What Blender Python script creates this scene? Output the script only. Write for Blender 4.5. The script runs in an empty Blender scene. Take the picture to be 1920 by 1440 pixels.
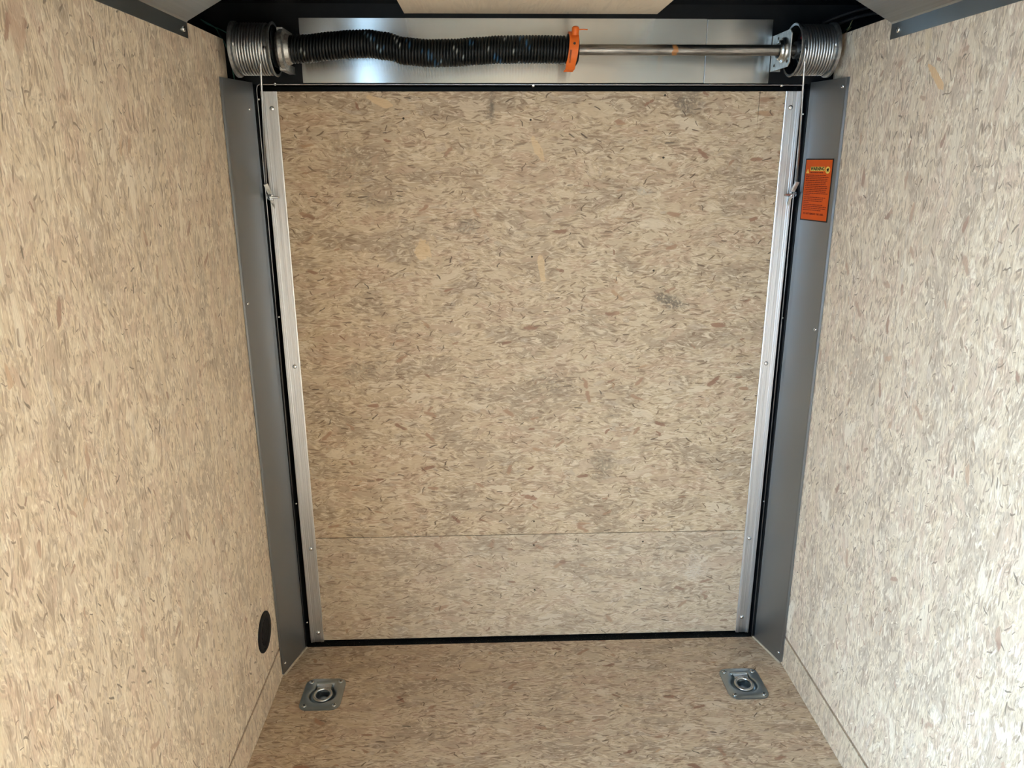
import bpy, bmesh, math, random
from mathutils import Vector, Matrix

# ------------------------------------------------------------------ camera, world, light, exposure
scene = bpy.context.scene
COL = scene.collection
scene.view_settings.view_transform = 'Standard'
scene.view_settings.look = 'None'
scene.view_settings.gamma = 1.0
scene.view_settings.use_curve_mapping = False
scene.view_settings.exposure = 3.64

cam_data = bpy.data.cameras.new('camera')
cam_data.sensor_width = 36.0
cam_data.lens = 26.519
cam_data.clip_start = 0.01
cam_data.clip_end = 200
cam = bpy.data.objects.new('camera', cam_data)
COL.objects.link(cam)
CR = Vector((0.99941264, -0.03411662, -0.00322844))
CU = Vector((0.01279575, 0.28411711, 0.9587042))
CF = Vector((0.0317905, 0.95818241, -0.28438678))
CP = Vector((-0.13091, -2.08715, 1.48548))
cam.matrix_world = Matrix(((CR.x, CU.x, -CF.x, CP.x), (CR.y, CU.y, -CF.y, CP.y), (CR.z, CU.z, -CF.z, CP.z), (0, 0, 0, 1)))
scene.camera = cam
scene.cycles.max_bounces = 7
scene.cycles.diffuse_bounces = 5
scene.cycles.adaptive_threshold = 0.025
scene.cycles.glossy_bounces = 4
scene.cycles.transmission_bounces = 2
scene.cycles.caustics_reflective = False
scene.cycles.caustics_refractive = False

world = bpy.data.worlds.new('overcast_sky')
scene.world = world
world.use_nodes = True
bg = world.node_tree.nodes['Background']
bg.inputs['Color'].default_value = (0.52, 0.79, 1.04, 1)
bg.inputs['Strength'].default_value = 2.95

# side door opening in the left wall, beside and behind the camera: daylight comes in there
DY0, DY1, DZ0, DZ1 = -2.98, -2.04, 0.10, 1.64
pl = bpy.data.lights.new('side_door_portal', 'AREA')
pl.shape = 'RECTANGLE'
pl.size = DY1 - DY0
pl.size_y = DZ1 - DZ0
pl.cycles.is_portal = True
po = bpy.data.objects.new('side_door_portal', pl)
COL.objects.link(po)
po.location = (-0.80, (DY0 + DY1) / 2, (DZ0 + DZ1) / 2)
# area lights emit along local -Z; local X -> world Y, local Y -> world Z, so -Z -> world +X
po.matrix_world = Matrix(((0, 0, -1, -0.80), (-1, 0, 0, (DY0 + DY1) / 2), (0, 1, 0, (DZ0 + DZ1) / 2), (0, 0, 0, 1)))

# sun through that door: its patch falls on the right wall and floor behind the camera and fills the room by bounce
sl = bpy.data.lights.new('sun', 'SUN')
sl.energy = 3.2
sl.color = (1.0, 0.98, 0.95)
sl.angle = math.radians(0.6)
so = bpy.data.objects.new('sun', sl)
COL.objects.link(so)
so.rotation_euler = Vector((0.75, -0.40, -0.42)).to_track_quat('-Z', 'Y').to_euler()
so.location = (-6, 0, 5)

# ------------------------------------------------------------------ helpers
def link(o, parent=None):
    COL.objects.link(o)
    if parent is not None:
        o.parent = parent
        p = parent.location.copy()
        if parent.parent is not None and parent.type == 'EMPTY':
            p = p + parent.parent.location
        if parent.type == 'EMPTY':
            o.matrix_parent_inverse = Matrix.Translation(-p)
    return o

def empty(name, loc):
    o = bpy.data.objects.new(name, None)
    o.empty_display_size = 0.05
    o.location = loc
    COL.objects.link(o)
    return o

def tag(o, label=None, cat=None, group=None, kind=None):
    if label: o['label'] = label
    if cat: o['category'] = cat
    if group: o['group'] = group
    if kind: o['kind'] = kind
    return o

def obj(name, bm, mat, parent=None, smooth=False, bevel=0.0):
    me = bpy.data.meshes.new(name)
    bmesh.ops.recalc_face_normals(bm, faces=bm.faces[:])
    bm.to_mesh(me)
    bm.free()
    if mat is not None:
        me.materials.append(mat)
    if smooth:
        for p in me.polygons: p.use_smooth = True
    o = bpy.data.objects.new(name, me)
    link(o, parent)
    if bevel > 0:
        m = o.modifiers.new('bevel', 'BEVEL')
        m.width = bevel; m.segments = 2; m.limit_method = 'ANGLE'
    return o

def share(name, mesh, parent, mw):
    o = bpy.data.objects.new(name, mesh)
    link(o, parent)
    o.matrix_basis = mw
    return o

def smooth_by_angle(o, ang=40):
    me = o.data
    for p in me.polygons: p.use_smooth = True
    try:
        me.set_sharp_from_angle(angle=math.radians(ang))
    except Exception:
        pass
    return o

def add_box(bm, x0, x1, y0, y1, z0, z1):
    vs = [bm.verts.new((x, y, z)) for x in (x0, x1) for y in (y0, y1) for z in (z0, z1)]
    for f in ((0, 1, 3, 2), (4, 6, 7, 5), (0, 4, 5, 1), (2, 3, 7, 6), (0, 2, 6, 4), (1, 5, 7, 3)):
        bm.faces.new([vs[i] for i in f])

def box(name, x0, x1, y0, y1, z0, z1, mat, parent=None, bevel=0.0):
    bm = bmesh.new(); add_box(bm, x0, x1, y0, y1, z0, z1)
    return obj(name, bm, mat, parent, bevel=bevel)

def add_loops(bm, loops, closed=True, cap0=False, cap1=False):
    """bridge successive vertex loops"""
    rows = [[bm.verts.new(p) for p in L] for L in loops]
    n = len(rows[0])
    for a, b in zip(rows, rows[1:]):
        for i in range(n if closed else n - 1):
            j = (i + 1) % n
            bm.faces.new((a[i], a[j], b[j], b[i]))
    if cap0: bm.faces.new(rows[0])
    if cap1: bm.faces.new(rows[-1])
    return rows

def add_lathe_x(bm, prof, cx, cy, cz, n=48, close=False):
    """revolve (x, r) profile about the X axis through (., cy, cz)"""
    loops = []
    for x, r in prof:
        loops.append([(cx + x, cy + r * math.cos(2 * math.pi * k / n), cz + r * math.sin(2 * math.pi * k / n)) for k in range(n)])
    add_loops(bm, loops, True)

def add_lathe(bm, prof, base, axis, n=16):
    """revolve (h, r) profile about an axis starting at base"""
    ax = Vector(axis).normalized()
    t = ax.orthogonal().normalized(); b = ax.cross(t)
    loops = []
    for h, r in prof:
        r = max(r, 1e-5)
        loops.append([Vector(base) + ax * h + (t * math.cos(2 * math.pi * k / n) + b * math.sin(2 * math.pi * k / n)) * r for k in range(n)])
    add_loops(bm, loops, True, True, True)

def add_tube(bm, pts, rad, n=8, caps=True):
    pts = [Vector(p) for p in pts]
    loops = []
    prev_t = None
    up = None
    for i, p in enumerate(pts):
        d = (pts[min(i + 1, len(pts) - 1)] - pts[max(i - 1, 0)]).normalized()
        if up is None:
            up = d.orthogonal().normalized()
        up = (up - d * up.dot(d)).normalized()
        s = d.cross(up)
        rr = rad[i] if isinstance(rad, (list, tuple)) else rad
        loops.append([p + (up * math.cos(2 * math.pi * k / n) + s * math.sin(2 * math.pi * k / n)) * rr for k in range(n)])
    add_loops(bm, loops, True, caps, caps)

def add_prism_z(bm, prof, z0, z1):
    """extrude a closed XY outline along Z"""
    add_loops(bm, [[(x, y, z0) for x, y in prof], [(x, y, z1) for x, y in prof]], True, True, True)

def add_strip(bm, prof, t, z0, z1):
    """thin sheet following an open XY profile, thickness t, extruded along Z"""
    pts = [Vector((x, y)) for x, y in prof]
    off = []
    for i, p in enumerate(pts):
        ds = []
        if i > 0: ds.append((pts[i] - pts[i - 1]).normalized())
        if i < len(pts) - 1: ds.append((pts[i + 1] - pts[i]).normalized())
        d = sum(ds, Vector((0, 0))).normalized()
        off.append(p + Vector((-d.y, d.x)) * t)
    add_prism_z(bm, [tuple(p) for p in pts] + [tuple(p) for p in reversed(off)], z0, z1)

def spline(pts, n=8):
    P = [Vector(p) for p in pts]
    P = [P[0] * 2 - P[1]] + P + [P[-1] * 2 - P[-2]]
    out = []
    for i in range(1, len(P) - 2):
        for k in range(n):
            t = k / n
            a, b, c, d = P[i - 1], P[i], P[i + 1], P[i + 2]
            out.append(0.5 * (2 * b + (c - a) * t + (2 * a - 5 * b + 4 * c - d) * t * t + (3 * b - a - 3 * c + d) * t ** 3))
    out.append(P[-2])
    return out

# ------------------------------------------------------------------ materials
class G:
    """small node-graph writer"""
    def __init__(self, tree): self.t = tree
    def n(self, typ, **kw):
        x = self.t.nodes.new(typ)
        for k, v in kw.items(): setattr(x, k, v)
        return x
    def put(self, sock, v):
        if isinstance(v, bpy.types.NodeSocket): self.t.links.new(v, sock)
        else: sock.default_value = v
    def m(self, op, a, b=None, c=None, clamp=False):
        x = self.n('ShaderNodeMath', operation=op, use_clamp=clamp)
        self.put(x.inputs[0], a)
        if b is not None: self.put(x.inputs[1], b)
        if c is not None: self.put(x.inputs[2], c)
        return x.outputs[0]
    def v(self, op, a, b=None):
        x = self.n('ShaderNodeVectorMath', operation=op)
        self.put(x.inputs[0], a)
        if b is not None: self.put(x.inputs[1], b)
        return x.outputs[1] if op in ('LENGTH', 'DISTANCE', 'DOT_PRODUCT') else x.outputs[0]
    def mix(self, f, a, b, blend='MIX'):
        x = self.n('ShaderNodeMix', data_type='RGBA', blend_type=blend)
        self.put(x.inputs[0], f); self.put(x.inputs[6], a); self.put(x.inputs[7], b)
        return x.outputs[2]
    def sep(self, a):
        x = self.n('ShaderNodeSeparateXYZ'); self.put(x.inputs[0], a); return x.outputs
    def comb(self, a, b, c=0.0):
        x = self.n('ShaderNodeCombineXYZ')
        for i, q in enumerate((a, b, c)): self.put(x.inputs[i], q)
        return x.outputs[0]
    def noise(self, vec, scale, detail=2.0, rough=0.5, dim='2D', dist=0.0):
        x = self.n('ShaderNodeTexNoise', noise_dimensions=dim)
        self.put(x.inputs['Vector'], vec); self.put(x.inputs['Scale'], scale)
        x.inputs['Detail'].default_value = detail; x.inputs['Roughness'].default_value = rough
        x.inputs['Distortion'].default_value = dist
        return x.outputs
    def step(self, x, lo, hi, a=0.0, b=1.0):
        r = self.n('ShaderNodeMapRange', interpolation_type='SMOOTHSTEP')
        self.put(r.inputs[0], x)
        for i, q in zip((1, 2, 3, 4), (lo, hi, a, b)): self.put(r.inputs[i], q)
        return r.outputs[0]
    def ramp(self, f, stops, interp='LINEAR'):
        r = self.n('ShaderNodeValToRGB')
        cr = r.color_ramp; cr.interpolation = interp
        while len(cr.elements) < len(stops): cr.elements.new(0.5)
        for e, (p, c) in zip(cr.elements, stops):
            e.position = p; e.color = (*c, 1)
        self.put(r.inputs[0], f)
        return r.outputs[0]

def new_mat(name):
    m = bpy.data.materials.new(name); m.use_nodes = True
    g = G(m.node_tree)
    b = m.node_tree.nodes['Principled BSDF']
    return m, g, b

def osb_group():
    """oriented strand board: vector in metres (x along the strands, y across) -> colour, height"""
    t = bpy.data.node_groups.new('strand_board', 'ShaderNodeTree')
    t.interface.new_socket('Vector', in_out='INPUT', socket_type='NodeSocketVector')
    t.interface.new_socket('Color', in_out='OUTPUT', socket_type='NodeSocketColor')
    t.interface.new_socket('Height', in_out='OUTPUT', socket_type='NodeSocketFloat')
    g = G(t)
    gi = g.n('NodeGroupInput'); go = g.n('NodeGroupOutput')
    P = gi.outputs[0]
    n1 = g.noise(g.v('MULTIPLY', P, (7.0, 13.0, 1)), 1.0, 0.0)[1]
    n2 = g.noise(g.v('MULTIPLY', P, (30.0, 85.0, 1)), 1.0, 0.0)[1]
    w1 = g.v('MULTIPLY', g.v('SUBTRACT', n1, (0.5, 0.5, 0.5)), (0.05, 0.040, 0))
    w2 = g.v('MULTIPLY', g.v('SUBTRACT', n2, (0.5, 0.5, 0.5)), (0.016, 0.0085, 0))
    W = g.v('ADD', g.v('ADD', P, w1), w2)
    S = g.v('ADD', P, g.v('MULTIPLY', w2, (0.6, 0.6, 0)))
    fib = g.noise(g.v('MULTIPLY', W, (46.0, 230.0, 1)), 1.0, 2.0, 0.72)[0]
    lin = g.noise(g.v('MULTIPLY', W, (22.0, 85.0, 1)), 1.0, 2.0, 0.6)[0]
    tone = g.noise(g.v('MULTIPLY', P, (5.0, 11.0, 1)), 1.0, 1.0, 0.6)
    T1, T2, T3 = g.sep(tone[1])
    cream = (0.66, 0.53, 0.365); straw = (0.60, 0.455, 0.285); pink = (0.55, 0.375, 0.25)
    olive = (0.48, 0.365, 0.25); pale = (0.77, 0.67, 0.52); grey = (0.55, 0.455, 0.365)
    col = g.ramp(g.m('ADD', g.m('MULTIPLY', T1, 0.75), g.m('MULTIPLY', lin, 0.25)), [(0.30, (0.43, 0.32, 0.215)), (0.40, olive), (0.47, straw), (0.53, cream), (0.60, pink), (0.72, straw)])
    def layer(col, off, su, sv, hl, hw, spread, keep, pal, edge, strength=1.0, soft=0.80, wob=0.9, src=None):
        q = g.v('MULTIPLY', g.v('ADD', src or W, (off, off * 0.73 + 1.7, 0)), (su, sv, 1))
        vo = g.n('ShaderNodeTexVoronoi', voronoi_dimensions='2D', feature='F1')
        g.put(vo.inputs['Vector'], q); vo.inputs['Scale'].default_value = 1.0; vo.inputs['Randomness'].default_value = 1.0
        rnd = g.n('ShaderNodeSeparateColor'); g.put(rnd.inputs[0], vo.outputs['Color'])
        R, Gn, B = rnd.outputs
        loc = g.v('MULTIPLY', g.v('SUBTRACT', q, vo.outputs['Position']), (1.0 / su, 1.0 / sv, 0))
        ro = g.n('ShaderNodeVectorRotate', rotation_type='Z_AXIS')
        g.put(ro.inputs['Vector'], loc)
        s = g.m('MULTIPLY_ADD', Gn, 2.0, -1.0)
        g.put(ro.inputs['Angle'], g.m('MULTIPLY', g.m('MULTIPLY_ADD', g.m('ABSOLUTE', s), 0.7, 0.3), g.m('MULTIPLY', s, spread)))
        size = g.m('MULTIPLY_ADD', g.m('MULTIPLY', B, B), 1.0, 0.45)
        x, y, _ = g.sep(ro.outputs[0])
        ux = g.m('DIVIDE', x, g.m('MULTIPLY', size, hl)); uy = g.m('DIVIDE', y, g.m('MULTIPLY', size, hw))
        ux2 = g.m('MULTIPLY', ux, ux)
        d = g.m('SQRT', g.m('ADD', g.m('MULTIPLY', ux2, ux2), g.m('MULTIPLY', uy, uy)))
        d = g.m('ADD', d, g.m('MULTIPLY_ADD', fib, wob, -0.5 * wob))
        on = g.m('GREATER_THAN', keep, R)
        msk = g.m('MULTIPLY', g.step(d, soft, 1.0, 1.0, 0.0), on)
        c = g.ramp(g.m('DIVIDE', R, keep), pal)
        if edge > 0:
            c = g.mix(g.m('MULTIPLY', g.step(d, 0.5, 0.98), edge), c, (0.27, 0.185, 0.105, 1))
        return g.mix(g.m('MULTIPLY', msk, strength), col, c), msk
    P1 = [(0.0, cream), (0.25, straw), (0.45, pale), (0.62, pink), (0.8, olive), (1.0, cream)]
    P2 = [(0.0, pale), (0.25, cream), (0.45, straw), (0.6, grey), (0.75, pink), (0.9, olive), (1.0, (0.45, 0.31, 0.205))]
    col, a = layer(col, 9.3, 22, 75, 0.028, 0.0085, 1.2, 0.7, P2, 0.34, 0.75, 0.75, 1.5)
    # fine fibre lines and thin strand outlines
    col = g.mix(g.step(fib, 0.53, 0.70, 0.0, 0.64), col, (0.27, 0.165, 0.085, 1))
    col = g.mix(g.step(fib, 0.46, 0.28, 0.0, 0.65), col, (0.86, 0.75, 0.58, 1))
    ridge = g.m('ABSOLUTE', g.m('SUBTRACT', lin, 0.5))
    col = g.mix(g.m('MULTIPLY', g.step(ridge, 0.0, 0.016, 0.55, 0.0), g.step(T2, 0.38, 0.56)), col, (0.30, 0.205, 0.12, 1))
    # broad flat strands lying on top
    col, a = layer(col, 0.31, 12, 38, 0.044, 0.0125, 0.9, 0.42, P1, 0.12, 0.72, 0.78, 1.3)
    # small shavings, pale and brown
    col, c_ = layer(col, 21.1, 34, 130, 0.017, 0.0026, 1.0, 0.50, [(0, (0.82, 0.72, 0.57)), (0.45, cream), (0.47, (0.36, 0.23, 0.135)), (1, (0.22, 0.125, 0.065))], 0.0, 0.75, 0.45, 1.4, S)
    # bark chips and dark slivers, unevenly spread
    col, e = layer(col, 33.4, 13, 26, 0.019, 0.0058, 1.3, g.step(T3, 0.38, 0.64, 0.05, 0.30), [(0, (0.36, 0.15, 0.07)), (0.35, (0.26, 0.10, 0.045)), (0.5, (0.42, 0.22, 0.115)), (0.8, (0.40, 0.20, 0.10)), (1, (0.55, 0.33, 0.15))], 0.1, 0.88, 0.6, 1.6, S)
    col, d1 = layer(col, 41.7, 30, 72, 0.0105, 0.0016, 1.3, g.step(T2, 0.34, 0.64, 0.08, 0.46), [(0, (0.07, 0.042, 0.024)), (0.3, (0.15, 0.085, 0.045)), (1, (0.26, 0.15, 0.085))], 0.0, 0.85, 0.6, 0.7, S)
    h = g.noise(g.v('MULTIPLY', P, (60.0, 340.0, 1)), 1.0, 0.0)[0]
    t.links.new(col, go.inputs[0]); t.links.new(h, go.inputs[1])
    return t

OSB = osb_group()

def osb_mat(name, ua, va, seed, mult=(1, 1, 1), marks=(), rough=0.55, stretch=(1.0, 1.0), contrast=0.0, veil=0.0):
    """marks: (u, v, half_u, half_v, angle, colour, strength)"""
    m, g, b = new_mat(name)
    tc = g.n('ShaderNodeTexCoord')
    xyz = g.sep(tc.outputs['Object'])
    u, v = xyz['XYZ'.index(ua)], xyz['XYZ'.index(va)]
    uv = g.comb(u, v, 0.0)
    vec = g.v('ADD', g.v('MULTIPLY', uv, (stretch[0], stretch[1], 1)), (seed, seed * 1.37, 0))
    gr = g.n('ShaderNodeGroup'); gr.node_tree = OSB
    g.put(gr.inputs[0], vec)
    col = gr.outputs[0]
    if veil > 0:      # resin film evening the strands out
        col = g.mix(veil, col, (0.62, 0.51, 0.375, 1))
    if marks:
        wob = g.noise(uv, 26.0, 3.0, 0.65)[0]
        wob2 = g.noise(g.v('MULTIPLY', uv, (1, 1, 1)), 130.0, 2.0, 0.6)[0]
        for mu, mv, hu, hv, ang, mc, st in marks:
            ro = g.n('ShaderNodeVectorRotate', rotation_type='Z_AXIS')
            g.put(ro.inputs['Vector'], g.v('SUBTRACT', uv, (mu, mv, 0))); ro.inputs['Angle'].default_value = -ang
            d = g.v('LENGTH', g.v('DIVIDE', ro.outputs[0], (hu, hv, 1)))
            d = g.m('ADD', d, g.m('MULTIPLY_ADD', wob, 1.6, -0.8))
            soft = 0.15 if st < 0 else 0.9
            k = g.step(d, 1.0 - soft, 1.0, abs(st), 0.0)
            if st > 0:
                k = g.m('MULTIPLY', k, g.step(wob2, 0.28, 0.55))
            col = g.mix(k, col, (*mc, 1))
    hs = g.n('ShaderNodeHueSaturation')      # weathered, pale strands
    hs.inputs['Saturation'].default_value = 0.72; hs.inputs['Value'].default_value = 1.22
    g.put(hs.inputs['Color'], col)
    col = g.mix(1.0, hs.outputs[0], (*mult, 1), 'MULTIPLY')
    g.put(b.inputs['Base Color'], col)
    b.inputs['Roughness'].default_value = rough
    b.inputs['Specular IOR Level'].default_value = 0.35
    bp = g.n('ShaderNodeBump'); bp.inputs['Strength'].default_value = 0.35; bp.inputs['Distance'].default_value = 0.0012
    g.put(bp.inputs['Height'], gr.outputs[1]); g.put(b.inputs['Normal'], bp.outputs[0])
    return m

def metal(name, col, rough, grain=None, grain_amt=0.12, metallic=1.0, aniso=0.0, bump=0.0, spots=0.0):
    m, g, b = new_mat(name)
    tc = g.n('ShaderNodeTexCoord')
    b.inputs['Metallic'].default_value = metallic
    c = (*col, 1)
    if grain is None: grain = (6, 6, 6)
    nz = g.noise(g.v('MULTIPLY', tc.outputs['Object'], grain), 1.0, 3.0, 0.6, '3D')[0]
    k = g.step(nz, 0.3, 0.7, -grain_amt, grain_amt)
    cc = g.mix(1.0, c, g.ramp(g.m('ADD', k, 0.5), [(0.0, (0.0, 0.0, 0.0)), (1.0, (1.0, 1.0, 1.0))]), 'MULTIPLY')
    cc = g.v('MULTIPLY', cc, (2, 2, 2))
    g.put(b.inputs['Base Color'], cc)
    g.put(b.inputs['Roughness'], g.m('ADD', g.m('MULTIPLY', k, 0.5), rough, clamp=True))
    if aniso:
        b.inputs['Anisotropic'].default_value = aniso
        tv = g.n('ShaderNodeCombineXYZ'); tv.inputs[2].default_value = 1.0
        g.put(b.inputs['Tangent'], tv.outputs[0])
    if bump:
        bp = g.n('ShaderNodeBump'); bp.inputs['Strength'].default_value = bump; bp.inputs['Distance'].default_value = 0.001
        g.put(bp.inputs['Height'], nz); g.put(b.inputs['Normal'], bp.outputs[0])
    return m

def plain(name, col, rough=0.6, spec=0.5, scale=40.0, amt=0.15, dust=None):
    m, g, b = new_mat(name)
    tc = g.n('ShaderNodeTexCoord')
    nz = g.noise(tc.outputs['Object'], scale, 3.0, 0.6, '3D')[0]
    k = g.step(nz, 0.3, 0.7, 1.0 - amt, 1.0 + amt)
    cc = g.v('MULTIPLY', g.comb(k, k, k), tuple(col))
    if dust:
        d = g.noise(tc.outputs['Object'], 420.0, 2.0, 0.7, '3D')[0]
        cc = g.mix(g.step(d, dust, dust + 0.05, 0.0, 0.7), cc, (0.35, 0.32, 0.27, 1))
    g.put(b.inputs['Base Color'], cc)
    b.inputs['Roughness'].default_value = rough
    b.inputs['Specular IOR Level'].default_value = spec
    return m

AMBER = (0.80, 0.55, 0.25); SMUT = (0.17, 0.14, 0.115); ASH = (0.55, 0.52, 0.48)
ramp_marks = [
    (-0.40, 1.632, 0.040, 0.010, -0.35, (0.78, 0.55, 0.28), -0.8),
    (-0.303, 1.246, 0.026, 0.030, 0.4, AMBER, -0.6), (0.023, 1.195, 0.010, 0.042, 0.12, AMBER, -0.6), (0.010, 1.515, 0.012, 0.034, 0.45, AMBER, -0.55),
    (-0.112, 1.625, 0.015, 0.055, 0.0, SMUT, 0.83), (0.409, 1.634, 0.055, 0.045, 0.0, SMUT, 0.75), (0.39, 1.10, 0.075, 0.03, -0.3, SMUT, 0.83),
    (-0.50, 1.47, 0.09, 0.10, 0.0, SMUT, 0.33), (-0.42, 1.38, 0.10, 0.03, 0.0, SMUT, 0.38), (-0.19, 1.31, 0.06, 0.03, 0.0, SMUT, 0.45),
    (0.214, 0.60, 0.05, 0.07, 0.3, SMUT, 0.52), (0.05, 0.86, 0.12, 0.05, 0.0, SMUT, 0.38), (-0.5, 0.9, 0.1, 0.04, 0.2, SMUT, 0.38), (0.30, 1.40, 0.03, 0.015, 0.0, ASH, 0.7),
    (0.21, 1.275, 0.0, 0.0, 0, ASH, 0)][:14]
M = {}
M['osb_left'] = osb_mat('left_wall_strand_board', 'Z', 'Y', 3.1, (1.0, 0.98, 0.95), marks=[(1.67, -0.95, 0.05, 0.02, 0.2, (0.50, 0.31, 0.19), -0.6)], veil=0.15)
M['osb_right'] = osb_mat('right_wall_strand_board', 'Z', 'Y', 17.7, (1.05, 1.05, 1.05), marks=[(1.638, -0.52, 0.052, 0.008, 0.9, (0.62, 0.36, 0.11), -0.95), (1.72, -0.47, 0.03, 0.012, 0.1, (0.62, 0.48, 0.28), -0.6)], veil=0.15)
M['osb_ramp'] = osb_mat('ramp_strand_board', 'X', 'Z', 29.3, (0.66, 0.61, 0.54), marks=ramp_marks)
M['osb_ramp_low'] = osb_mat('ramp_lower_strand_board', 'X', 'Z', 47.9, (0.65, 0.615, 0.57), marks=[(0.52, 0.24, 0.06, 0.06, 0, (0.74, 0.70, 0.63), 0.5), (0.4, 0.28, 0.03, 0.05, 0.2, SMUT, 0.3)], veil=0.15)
M['osb_floor'] = osb_mat('floor_strand_board', 'X', 'Y', 61.3, (0.74, 0.68, 0.62), rough=0.5)
M['osb_kick'] = osb_mat('kick_strip_strand_board', 'Z', 'Y', 75.1, (0.96, 0.94, 0.91), veil=0.2)
M['dark_wood'] = plain('cut_board_edge', (0.36, 0.26, 0.19), 0.8)
M['luan'] = osb_mat('plywood_ceiling_board', 'Y', 'X', 83.0, (1.0, 0.97, 0.93), stretch=(0.25, 0.5), veil=0.82)
M['black'] = plain('black_painted_steel', (0.006, 0.0065, 0.0075), 0.42, 0.13)
M['black_sheet'] = plain('black_roof_sheet', (0.006, 0.007, 0.008), 0.22, 0.22)
M['rubber'] = plain('black_rubber_seal', (0.005, 0.0055, 0.007), 0.5, 0.15)
M['dusty'] = plain('dusty_black_threshold', (0.005, 0.0055, 0.0065), 0.55, 0.12, dust=0.66)
M['stainless'] = metal('brushed_stainless', (0.36, 0.37, 0.37), 0.205, (5, 5, 1500), 0.015, aniso=1.0)
M['cover'] = metal('grey_sheet_metal', (0.315, 0.350, 0.390), 0.42, (5, 5, 2), 0.008)
M['cove'] = metal('cove_sheet_metal', (0.36, 0.38, 0.385), 0.34, (200, 3, 3), 0.04)
M['alu'] = metal('mill_aluminium', (0.66, 0.665, 0.68), 0.36, (500, 6, 2), 0.07)
M['alu_edge'] = metal('bright_aluminium_edge', (0.30, 0.30, 0.31), 0.35)
M['zinc'] = metal('zinc_plate', (0.36, 0.41, 0.44), 0.30, (30, 30, 30), 0.03)
M['zinc_pale'] = metal('bright_zinc', (0.50, 0.53, 0.55), 0.25, (30, 30, 30), 0.03)
M['galv'] = metal('galvanised_plate', (0.50, 0.50, 0.48), 0.4, (60, 60, 60), 0.12)
M['cast'] = metal('cast_aluminium', (0.40, 0.40, 0.39), 0.5, (150, 150, 150), 0.15, bump=0.3)
M['drum'] = metal('drum_casting', (0.36, 0.37, 0.375), 0.45, (120, 120, 120), 0.1)
M['wire_rope'] = metal('steel_wire_rope', (0.42, 0.43, 0.44), 0.36, (500, 500, 500), 0.06)
M['screw'] = metal('screw_steel', (0.75, 0.75, 0.74), 0.25)
M['dark_hole'] = plain('dark_hole', (0.05, 0.035, 0.022), 0.8)
M['orange'] = plain('orange_plastic', (0.62, 0.12, 0.014), 0.5, 0.3, amt=0.05)
M['sticker'] = plain('orange_sticker', (0.62, 0.085, 0.009), 0.4, 0.3, amt=0.03)
M['ink'] = plain('black_ink', (0.018, 0.012, 0.010), 0.5, 0.3, amt=0.02)
M['body_ink'] = plain('small_print_ink', (0.14, 0.012, 0.006), 0.5, 0.3, amt=0.02)
M['yellow'] = plain('yellow_print', (0.80, 0.58, 0.12), 0.4, 0.4, amt=0.03)
M['vent'] = plain('black_vent_plastic', (0.008, 0.0085, 0.010), 0.5, 0.2)
M['green_wire'] = plain('green_wire_insulation', (0.02, 0.10, 0.075), 0.45)
M['yellow_wire'] = plain('pale_yellow_wire_insulation', (0.42, 0.37, 0.16), 0.45)
M['loom'] = plain('black_wire_insulation', (0.012, 0.012, 0.014), 0.4)
M['red'] = plain('red_drum_mark', (0.45, 0.02, 0.03), 0.5)
M['lit_edge'] = plain('pale_lit_edge', (0.50, 0.42, 0.32), 0.7)
M['ground'] = plain('gravel_ground', (0.30, 0.29, 0.27), 0.9, 0.2, 3.0, 0.3)

def shaft_mat():
    m, g, b = new_mat('bare_steel_tube')
    tc = g.n('ShaderNodeTexCoord'); o = tc.outputs['Object']
    a = g.noise(g.v('MULTIPLY', o, (14, 160, 160)), 1.0, 4.0, 0.7, '3D')[0]
    c = g.ramp(a, [(0.3, (0.09, 0.085, 0.08)), (0.5, (0.22, 0.21, 0.20)), (0.7, (0.36, 0.35, 0.33))])
    x = g.sep(o)[0]
    rn = g.noise(o, 60.0, 3.0, 0.6, '3D')[0]
    d = g.m('ADD', g.m('DIVIDE', g.m('ABSOLUTE', g.m('SUBTRACT', x, 0.337)), 0.011), g.m('MULTIPLY_ADD', rn, 3.0, -1.5))
    k = g.step(d, 0.2, 0.6, 1.0, 0.0)
    c = g.mix(g.m('MULTIPLY', k, 0.9), c, (0.36, 0.14, 0.03, 1))
    g.put(b.inputs['Base Color'], c)
    g.put(b.inputs['Metallic'], g.m('SUBTRACT', 1.0, k))
    b.inputs['Roughness'].default_value = 0.38
    return m
M['shaft'] = shaft_mat()

def spring_mat():
    m, g, b = new_mat('oiled_spring_steel')
    at = g.n('ShaderNodeAttribute'); at.attribute_name = 'paint'
    g.put(b.inputs['Base Color'], at.outputs['Color'])
    g.put(b.inputs['Metallic'], 0.0)
    b.inputs['Roughness'].default_value = 0.36
    b.inputs['Specular IOR Level'].default_value = 0.22
    return m
M['spring'] = spring_mat()

# ------------------------------------------------------------------ the setting
W = 0.76            # half width between the side walls
YF = -3.35          # front end of the room
ZR = 1.862          # roof underside
JX, PY = 0.7211, 0.1334
def st(o): return tag(o, kind='structure')

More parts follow.
